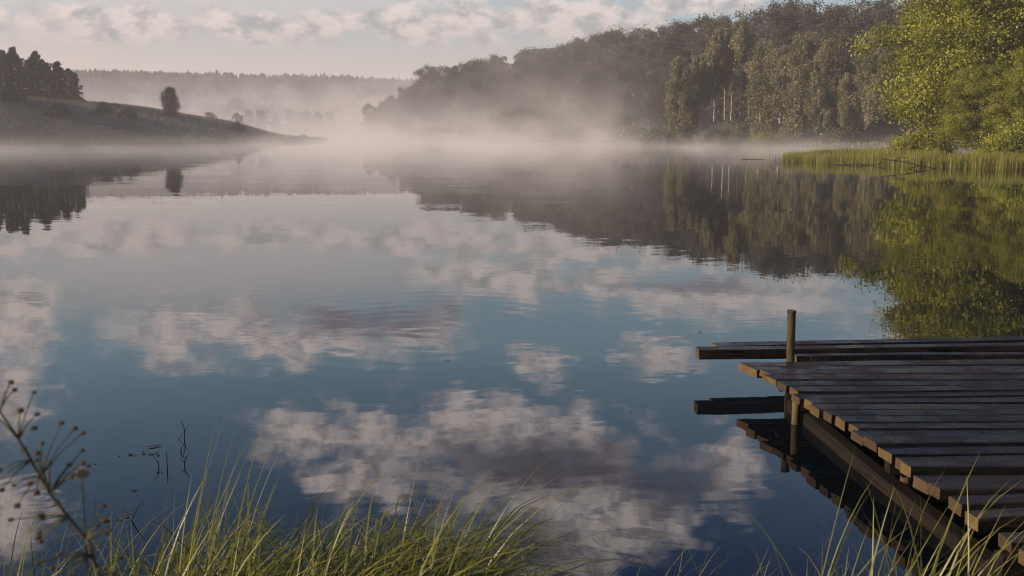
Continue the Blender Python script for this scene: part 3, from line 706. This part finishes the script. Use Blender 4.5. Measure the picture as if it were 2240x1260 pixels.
t.n('ShaderNodeOutputMaterial', {'Surface': bp.outputs[0]})
M_plank = mt
import bmesh
def board(name, x0, x1, yc, wd, z, th, parent, yaw=0.0, roll=0.0, mat=None, seed=0, cuts=10, pitch=0.0, skew=0.0):
    """a sawn board along x with slightly wavy edges and eased corners; its origin lies at its left end"""
    r = random.Random(seed)
    bm = bmesh.new()
    L = x1 - x0
    prof = [(-wd / 2, -th), (wd / 2, -th), (wd / 2, -0.006), (wd / 2 - 0.006, 0), (-wd / 2 + 0.006, 0), (-wd / 2, -0.006)]
    rings = []
    ph = r.uniform(0, 6)
    for i in range(cuts + 1):
        u = i / cuts; e = 0.004 * sin(ph + u * 9) + r.uniform(-0.0025, 0.0025)
        rings.append([bm.verts.new((u * L + (skew * yy / wd if i == 0 else 0) + (r.uniform(-.004, .004) if i == 0 else 0), yy * (1 + 0.05 * sin(ph * 2 + u * 7)) + e, zz + 0.004 * sin(ph + u * 5))) for yy, zz in prof])
    for a, b in zip(rings, rings[1:]):
        for k in range(6): bm.faces.new((a[k], b[k], b[(k + 1) % 6], a[(k + 1) % 6]))
    bm.faces.new(rings[0]); bm.faces.new(rings[-1][::-1])
    bmesh.ops.recalc_face_normals(bm, faces=bm.faces)
    me = bpy.data.meshes.new(name); bm.to_mesh(me); bm.free(); me.materials.append(mat or M_plank)
    o = link(name, me, parent, (x0, yc, z)); o.rotation_euler = (roll, pitch, yaw)
    return o
jetty = tag(empty('jetty', (3.2, 6.2, 0)), "low weathered wooden jetty of dark wet planks reaching over the lake", 'jetty')
jetty.location = (0, 0, 0)
DZ = 0.28
deck = empty('decking'); deck.parent = jetty
# left edge of the decking, from the far end to the shore
EY = np.array([4.0, 4.9, 5.5, 5.7, 6.25, 6.9, 7.1, 7.3, 7.5, 7.98]); EX = np.array([2.26, 2.21, 2.18, 2.13, 2.10, 2.01, 1.99, 1.94, 1.93, 1.81])
r3 = random.Random(17)
y = 7.93; k = 0
while y > 4.98:
    wd = r3.choice([0.105, 0.125, 0.14, 0.15, 0.16])
    gap = r3.choice([0.008, 0.018, 0.032, 0.050])
    yc = y - wd / 2
    x0 = float(np.interp(yc, EY, EX)) + r3.uniform(-0.02, 0.025)
    th = 0.055 + r3.uniform(-0.008, 0.012)
    z = DZ + r3.uniform(-0.016, 0.012)
    skew = -0.5 * wd * (0.55 if yc < 7.3 else 0.8)
    board('plank', x0, 5.5 + r3.uniform(-0.1, 0.1), yc, wd, z, th, deck, yaw=R(1.6 + r3.uniform(-0.7, 0.7)), seed=k, skew=0.35 * (0.20 if yc < 7.35 else 0.5) * -wd * 2, roll=R(r3.uniform(-2.6, 2.2)))
    y -= wd + gap; k += 1
for (x0, yc, tilt) in ((2.205, 4.86, 5.0), (2.20, 4.66, 6.0), (2.22, 4.36, 5.0), (2.23, 4.18, 4.5), (2.27, 3.92, 3.0), (2.30, 3.70, 2.0)):
    board('plank', x0 + 0.03, 5.4, yc, 0.135, DZ - 0.01, 0.065, deck, yaw=R(1.2 + (k % 3) * 0.5), seed=k + 50, roll=R(-tilt * 0.5), pitch=R(-tilt * 0.35)); k += 1
# two long timbers run past the far end
board('timber', 1.58, 5.6, 8.40, 0.13, 0.285, 0.085, jetty, yaw=R(3.2), seed=101)
board('timber', 1.755, 5.6, 8.57, 0.15, 0.275, 0.055, jetty, yaw=R(6.4), seed=102)
board('timber', 2.36, 5.6, 8.20, 0.09, 0.27, 0.055, jetty, yaw=R(1.6), seed=103)
# stringer, posts and an upright board under the deck
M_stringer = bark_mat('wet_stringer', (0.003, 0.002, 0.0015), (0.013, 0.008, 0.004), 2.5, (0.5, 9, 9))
def stick(name, pts, rad, mat, parent=None, n=10, loc=(0, 0, 0)):
    a = Acc(); tube(a, pts, rad, n); me = a.mesh(name, mat, False); fix_tris(me)
    for pl in me.polygons: pl.use_smooth = len(pl.vertices) == 4
    return link(name, me, parent, loc)
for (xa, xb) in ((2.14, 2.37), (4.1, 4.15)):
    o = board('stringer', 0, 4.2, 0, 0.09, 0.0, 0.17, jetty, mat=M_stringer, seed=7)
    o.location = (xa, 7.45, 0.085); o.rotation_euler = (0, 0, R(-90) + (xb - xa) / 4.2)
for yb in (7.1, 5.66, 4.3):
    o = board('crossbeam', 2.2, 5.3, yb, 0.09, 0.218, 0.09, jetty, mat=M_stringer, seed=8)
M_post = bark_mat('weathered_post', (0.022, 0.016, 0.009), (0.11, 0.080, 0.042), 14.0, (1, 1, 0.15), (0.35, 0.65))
post = stick('mooring_post', [(2.275, 8.03, -0.9), (2.275, 8.03, 0.2), (2.268, 8.03, 0.655), (2.268, 8.03, 0.672)], np.array([0.036, 0.034, 0.033, 0.033]), M_post, jetty, 14)
stick('post_collar', [(2.268, 8.03, 0.655), (2.268, 8.03, 0.676)], 0.037, M_post, post, 14)
for (x, y) in ((2.07, 7.10), (2.31, 5.66), (2.36, 4.35), (4.1, 7.3), (4.15, 5.4)):
    stick('post', [(x, y, -0.9), (x, y, 0.1), (x, y, DZ - 0.055)], 0.032, M_post, jetty, 12)
board('support_board', 0, 0.6, 0, 0.11, 0, 0.03, jetty, mat=M_stringer, seed=9).location = (2.02, 7.42, 0.20)

# ------------------------------------------------------------------ driftwood, stalks and floating leaves
def twig(name, pts, r, label, cat, group=None, mat=None, side=None):
    o = empty(name, (pts[0][0], pts[0][1], 0)); q = [(a - pts[0][0], b - pts[0][1], c_) for a, b, c_ in pts]
    a = Acc(); tube(a, q, np.linspace(r, r * 0.45, len(q)), 6)
    for sd2 in side or []: tube(a, [(a_ - pts[0][0], b - pts[0][1], c_) for a_, b, c_ in sd2], np.linspace(r * 0.6, r * 0.25, len(sd2)), 5, bridge=1)
    bpy.data.objects.remove(o)
    o = link(name, a.mesh(name, mat or M_driftwood, True), None, (pts[0][0], pts[0][1], 0))
    return tag(o, label, cat, group)
twig('driftwood_branch', [(22.3, 61.2, 0.55), (23.4, 60.2, 0.35), (24.3, 59.4, 0.12), (24.9, 59.0, -0.05)], 0.05, "dark fallen branch dipping from the reeds into the lake", 'branch',
     side=[[(22.9, 60.6, 0.45), (23.0, 60.3, 0.6), (23.5, 60.0, 0.65)], [(24.0, 59.7, 0.2), (23.4, 59.3, 0.05), (23.0, 58.9, -0.02)]])
twig('driftwood_branch', [(21.0, 66.6, 0.0), (22.2, 66.0, 0.06), (23.2, 65.4, 0.03), (24.0, 65.2, 0.2)], 0.045, "thin dark branch lying along the front of the reeds", 'branch',
     side=[[(22.4, 65.9, 0.2), (22.8, 65.4, 0.05)]])
twig('driftwood_branch', [(18.1, 80.1, 0.01), (18.7, 80.0, 0.03), (19.3, 80.1, 0.02), (20.0, 80.0, 0.0)], 0.03, "short dark floating branch alone in the mist off the reed tip", 'branch', side=[[(18.9, 80, 0.1), (19.1, 80, 0.25)]])
twig('fallen_log', [(-83.5, 203.5, 1.8), (-81.5, 203.3, 1.6), (-79.3, 203.2, 1.2)], 0.10, "pale fallen log lying on the left slope above the shore", 'log', mat=M_birch_bark)
bpy.data.objects['fallen_log'].location.z = gz_at(-81.5, 203.3) - 1.4
for (pts, sd2, lab) in [
        ([(-2.23, 6.12, -.05), (-2.24, 6.12, .04), (-2.27, 6.12, .085)], [], "thin dark stalk poking from the water, leaning toward the weed"),
        ([(-2.19, 6.14, -.05), (-2.19, 6.14, .05), (-2.192, 6.14, .105)], [], "straight dark stalk poking upright from the water"),
        ([(-2.09, 6.16, -.05), (-2.085, 6.16, .03), (-2.06, 6.16, .08)], [[(-2.09, 6.16, .03), (-2.12, 6.16, .05)]], "forked dark stalk leaning away from the upright one"),
        ([(-2.28, 6.74, -.05), (-2.27, 6.74, .06), (-2.29, 6.74, .13)], [[(-2.33, 6.74, -.02), (-2.275, 6.74, .05), (-2.24, 6.74, .10)]], "crossed dark stalks farthest out on the open water"),
        ([(-2.21, 6.45, -.03), (-2.20, 6.45, .03), (-2.17, 6.45, .05)], [], "tiny bent dark stalk between the farther and nearer stalks"),
        ([(-2.10, 5.25, -.03), (-2.06, 5.25, .05), (-2.02, 5.25, .11)], [[(-2.08, 5.25, .03), (-2.13, 5.25, .06)]], "slanted dark stalk beside floating brown leaves near the grass")]:
    twig('water_stalk', pts, 0.0045, lab, 'stalk', 'dark stalks in the water', side=sd2)
M_float = leaf_mat('floating_leaf', (0.05, 0.035, 0.015), (0.16, 0.12, 0.05), 0.1, 0.6, 0.15)
lm = bpy.data.meshes.new('floating_leaf')
lm.from_pydata([(-.03, 0, .004), (-.012, .012, .007), (.015, .011, .004), (.03, .002, .009), (.012, -.012, .005), (-.014, -.011, .008), (0, 0, .002)], [],
               [(0, 6, 1), (1, 6, 2), (2, 6, 3), (3, 6, 4), (4, 6, 5), (5, 6, 0)]); lm.materials.append(M_float)
r5 = random.Random(3)
for (x, y, s) in [(-2.52, 6.40, 1.0), (-2.49, 6.38, .8), (-2.44, 6.42, .9), (-2.43, 6.55, 1.2), (-2.40, 6.57, 1.0), (-2.38, 6.40, .8), (-2.35, 6.42, .7), (-2.33, 6.38, .7), (-2.58, 6.36, .5), (-2.22, 6.05, .5), (-2.19, 6.04, .5),
                  (-2.67, 6.2, .5), (-2.22, 5.26, 1.0), (-2.16, 5.27, .8), (-2.13, 5.30, .7), (-2.24, 5.72, .7)]:
    o = link('floating_leaf', lm, None, (x, y, 0.001)); o.rotation_euler = (0, 0, r5.uniform(0, 6)); o.scale = (s, s, s)
    tag(o, "tiny brown leaf floating on the lake near the dark stalks", 'leaf', 'brown leaves floating on the lake')
for (x, y, s) in [(2.0, 10.5, 1.0), (-0.6, 9.2, 0.7), (0.9, 7.4, 0.6)]:
    o = link('floating_leaf', lm, None, (x, y, 0.001)); o.rotation_euler = (0, 0, r5.uniform(0, 6)); o.scale = (s, s, s)
    tag(o, "single dark leaf adrift on open water away from the stalks", 'leaf', 'leaves adrift on open water')
o = link('floating_leaf', lm, None, (2.13, 7.72, DZ + 0.012)); tag(o, "small yellow leaf lying on the jetty planks by the post", 'leaf'); o.scale = (1, 1, 1)
lm2 = lm.copy(); lm2.materials[0] = leaf_mat('yellow_leaf', (0.30, 0.26, 0.03), (0.4, 0.34, 0.04)); o.data = lm2; o.name = 'yellow_leaf'

# ------------------------------------------------------------------ shore grass
rg = np.random.default_rng(57)
ga = Acc()
def grass(n, x0, x1, y0, y1, l0, l1, w0, w1, t0=0.05, t1=0.5, b0=0.1, b1=1.4, dirm=0.2, dird=1.3, tint=(0.1, 1.0), z=None, K=8):
    x = rg.uniform(x0, x1, n); y = rg.uniform(y0, y1, n)
    zz = np.maximum(height(x, y), 0) - 0.02 if z is None else np.full(n, z)
    blades(ga, rg, np.stack([x, y, zz], 1), rg.uniform(l0, l1, n), rg.uniform(w0, w1, n), rg.uniform(t0, t1, n), rg.uniform(b0, b1, n), rg.normal(dirm, dird, n), rg.uniform(*tint, n), K)
grass(2300, -1.30, -0.24, 2.95, 3.75, 0.52, 0.90, 0.009, 0.016, 0.15, 0.9, 1.2, 3.0, 0.1, 1.4)        # arching mass of the tussock
grass(440, -0.90, -0.18, 2.9, 3.5, 0.75, 1.14, 0.009, 0.016, 0.2, 0.8, 1.5, 2.8, 0.2, 1.1)
grass(300, -1.30, -0.30, 2.95, 3.7, 0.55, 0.95, 0.007, 0.013, 0.1, 0.9, 1.0, 3.0, 0.1, 1.6, (0.0, 0.12))
grass(120, -1.40, -0.20, 2.9, 3.8, 0.55, 0.84, 0.007, 0.012, 0.02, 0.40, 0.1, 0.9, 0.2, 0.9)          # straighter spears
grass(22, -1.25, -1.02, 3.3, 3.6, 0.80, 1.12, 0.006, 0.010, 0.03, 0.22, 0.1, 0.5, 0.2, 0.5)
grass(10, -0.35, -0.20, 3.2, 3.5, 0.95, 1.12, 0.007, 0.011, 0.10, 0.35, 0.9, 1.9, 0.1, 0.3)
grass(150, -2.1, -1.3, 3.0, 3.8, 0.40, 0.80, 0.007, 0.012, 0.05, 0.6, 0.2, 1.6, 0.2, 1.6)
grass(14, -2.0, -1.35, 3.2, 3.7, 0.70, 0.98, 0.005, 0.008, 0.05, 0.4, 0.1, 0.7, 0.3, 1.2)
grass(60, -0.25, 1.0, 3.1, 3.8, 0.42, 0.68, 0.005, 0.009, 0.05, 0.5, 0.1, 1.2, 0.4, 1.3)
grass(95, 0.98, 1.50, 2.9, 3.5, 0.52, 0.98, 0.008, 0.013, 0.05, 0.6, 0.1, 1.8, 0.4, 0.9)
grass(260, 1.0, 1.6, 2.7, 3.3, 0.3, 0.66, 0.007, 0.012, 0.1, 0.7, 0.2, 1.8, 0.4, 1.3)
grass(1500, -3, 2.6, 1.5, 3.5, 0.15, 0.35, 0.005, 0.009)
tag(link('grass', ga.mesh('grass', M_grass)), kind='stuff')
ga = Acc()
grass(60, -1.5, -0.2, 2.95, 3.75, 0.50, 0.85, 0.005, 0.010, 0.2, 1.0, 0.3, 2.4, 0.1, 1.8, (0.2, 1.0))
grass(22, 0.95, 1.5, 2.9, 3.4, 0.45, 0.80, 0.005, 0.009, 0.1, 0.9, 0.3, 2.0, 0.3, 1.4, (0.2, 1.0))
tag(link('dead_grass', ga.mesh('dead_grass', leaf_mat('dead_straw', (0.09, 0.065, 0.03), (0.30, 0.22, 0.11), 0.25, 0.0, 0.04))), kind='stuff')

# ------------------------------------------------------------------ dry weed and clover near the lens
M_weed = bark_mat('weed_stem', (0.05, 0.045, 0.022), (0.13, 0.11, 0.05), 30.0)
M_head = bark_mat('weed_head', (0.055, 0.038, 0.020), (0.16, 0.11, 0.055), 200.0, (1, 1, 1))
weed = tag(empty('dry_weed', (-0.53, 1.30, gz_at(-0.53, 1.3))), "dry brown weed with round seed heads on branching stalks at the bank's edge", 'weed')
wo = Vector(weed.location)
def W_(x, y, z): return (x - wo.x, y - wo.y, z - wo.z)
main = [(-0.53, 1.30, wo.z), (-0.545, 1.30, 1.2), (-0.566, 1.30, 1.50), (-0.575, 1.30, 1.546), (-0.624, 1.30, 1.618), (-0.661, 1.30, 1.695), (-0.683, 1.30, 1.733), (-0.70, 1.30, 1.765)]
stick('stalk', [W_(*q) for q in main], np.array([.0040, .0034, .0030, .0028, .0023, .0019, .0015, .0011]), M_weed, weed, 7)
hm = Acc()
ico = [(0, 0, 1)] + [(.894 * cos(a * 1.2566), .894 * sin(a * 1.2566), .447) for a in range(5)] + [(.894 * cos(a * 1.2566 + .628), .894 * sin(a * 1.2566 + .628), -.447) for a in range(5)] + [(0, 0, -1)]
hme = bpy.data.meshes.new('seed_head')
hbm = bmesh.new(); bmesh.ops.create_icosphere(hbm, subdivisions=2, radius=0.0034)
r7 = random.Random(4)
for q in hbm.verts: q.co *= r7.uniform(0.55, 1.5)
hbm.to_mesh(hme); hbm.free(); hme.materials.append(M_head)
tips = {(-0.624, 1.618): [(-0.600, 1.655), (-0.605, 1.672), (-0.590, 1.668), (-0.615, 1.690), (-0.583, 1.650), (-0.576, 1.662), (-0.592, 1.640), (-0.635, 1.668)],
        (-0.661, 1.695): [(-0.640, 1.725), (-0.648, 1.738), (-0.630, 1.715), (-0.655, 1.748), (-0.672, 1.742)],
        (-0.645, 1.665): [(-0.668, 1.672), (-0.676, 1.660), (-0.680, 1.645), (-0.665, 1.640)],
        (-0.60, 1.585): [(-0.635, 1.590), (-0.650, 1.578), (-0.655, 1.600), (-0.660, 1.565), (-0.640, 1.560), (-0.648, 1.545), (-0.632, 1.572)],
        (-0.58, 1.553): [(-0.560, 1.575), (-0.548, 1.585), (-0.545, 1.568), (-0.555, 1.560), (-0.565, 1.590), (-0.538, 1.575)],
        (-0.572, 1.53): [(-0.605, 1.535), (-0.615, 1.525), (-0.618, 1.510), (-0.600, 1.515), (-0.625, 1.540), (-0.608, 1.500), (-0.60, 1.548)],
        (-0.683, 1.733): [(-0.675, 1.755), (-0.690, 1.760), (-0.700, 1.745)], (-0.565, 1.50): [(-0.545, 1.53), (-0.535, 1.515), (-0.548, 1.512), (-0.600, 1.49), (-0.612, 1.485), (-0.590, 1.482)],
        (-0.635, 1.643): [(-0.612, 1.700), (-0.622, 1.704), (-0.596, 1.688), (-0.603, 1.697), (-0.665, 1.622), (-0.672, 1.630), (-0.655, 1.612), (-0.662, 1.604)]}
for (bx, bz), tl in tips.items():
    for (tx, tz) in tl:
        yy = 1.30 + r7.uniform(-0.05, 0.05)
        br = stick('stalk', [W_(bx, 1.30, bz), W_((bx + tx) / 2, (1.30 + yy) / 2, (bz + tz) / 2 + 0.004), W_(tx, yy, tz)], np.array([.0012, .0010, .0007]), M_weed, weed, 5)
        br.name = 'side_stalk'
        o = link('seed_head', hme, weed, W_(tx, yy, tz)); s = r7.uniform(0.7, 1.15); o.scale = (s, s, s)
clover = tag(empty('clover', (-0.60, 1.32, gz_at(-0.60, 1.32))), "single pale clover bloom on a thin upright stalk beside the dry weed", 'flower')
co = Vector(clover.location)
stick('stalk', [(0, 0, 0), (0.004, 0, 0.6), (0.012, 0, 1.632 - co.z)], np.array([.0015, .0013, .001]), M_weed, clover, 6)
ca = Acc(); rg2 = np.random.default_rng(2)
qd = rg2.normal(size=(150, 3)); qd[:, 2] = np.abs(qd[:, 2]) - 0.35; qd /= np.linalg.norm(qd, axis=1)[:, None]
vv, ff = leaves(rg2, qd * rg2.uniform(0.004, 0.0095, (150, 1)), 0.0038, 0.4)
ca.add(vv + np.array([0.012, 0, 1.637 - co.z]), ff, np.repeat(rg2.uniform(0, 1, 150), 4))
link('bloom', ca.mesh('bloom', leaf_mat('clover_bloom', (0.16, 0.11, 0.05), (0.62, 0.50, 0.34), 0.3, 0.0)), clover)
print('done', len(bpy.data.objects))
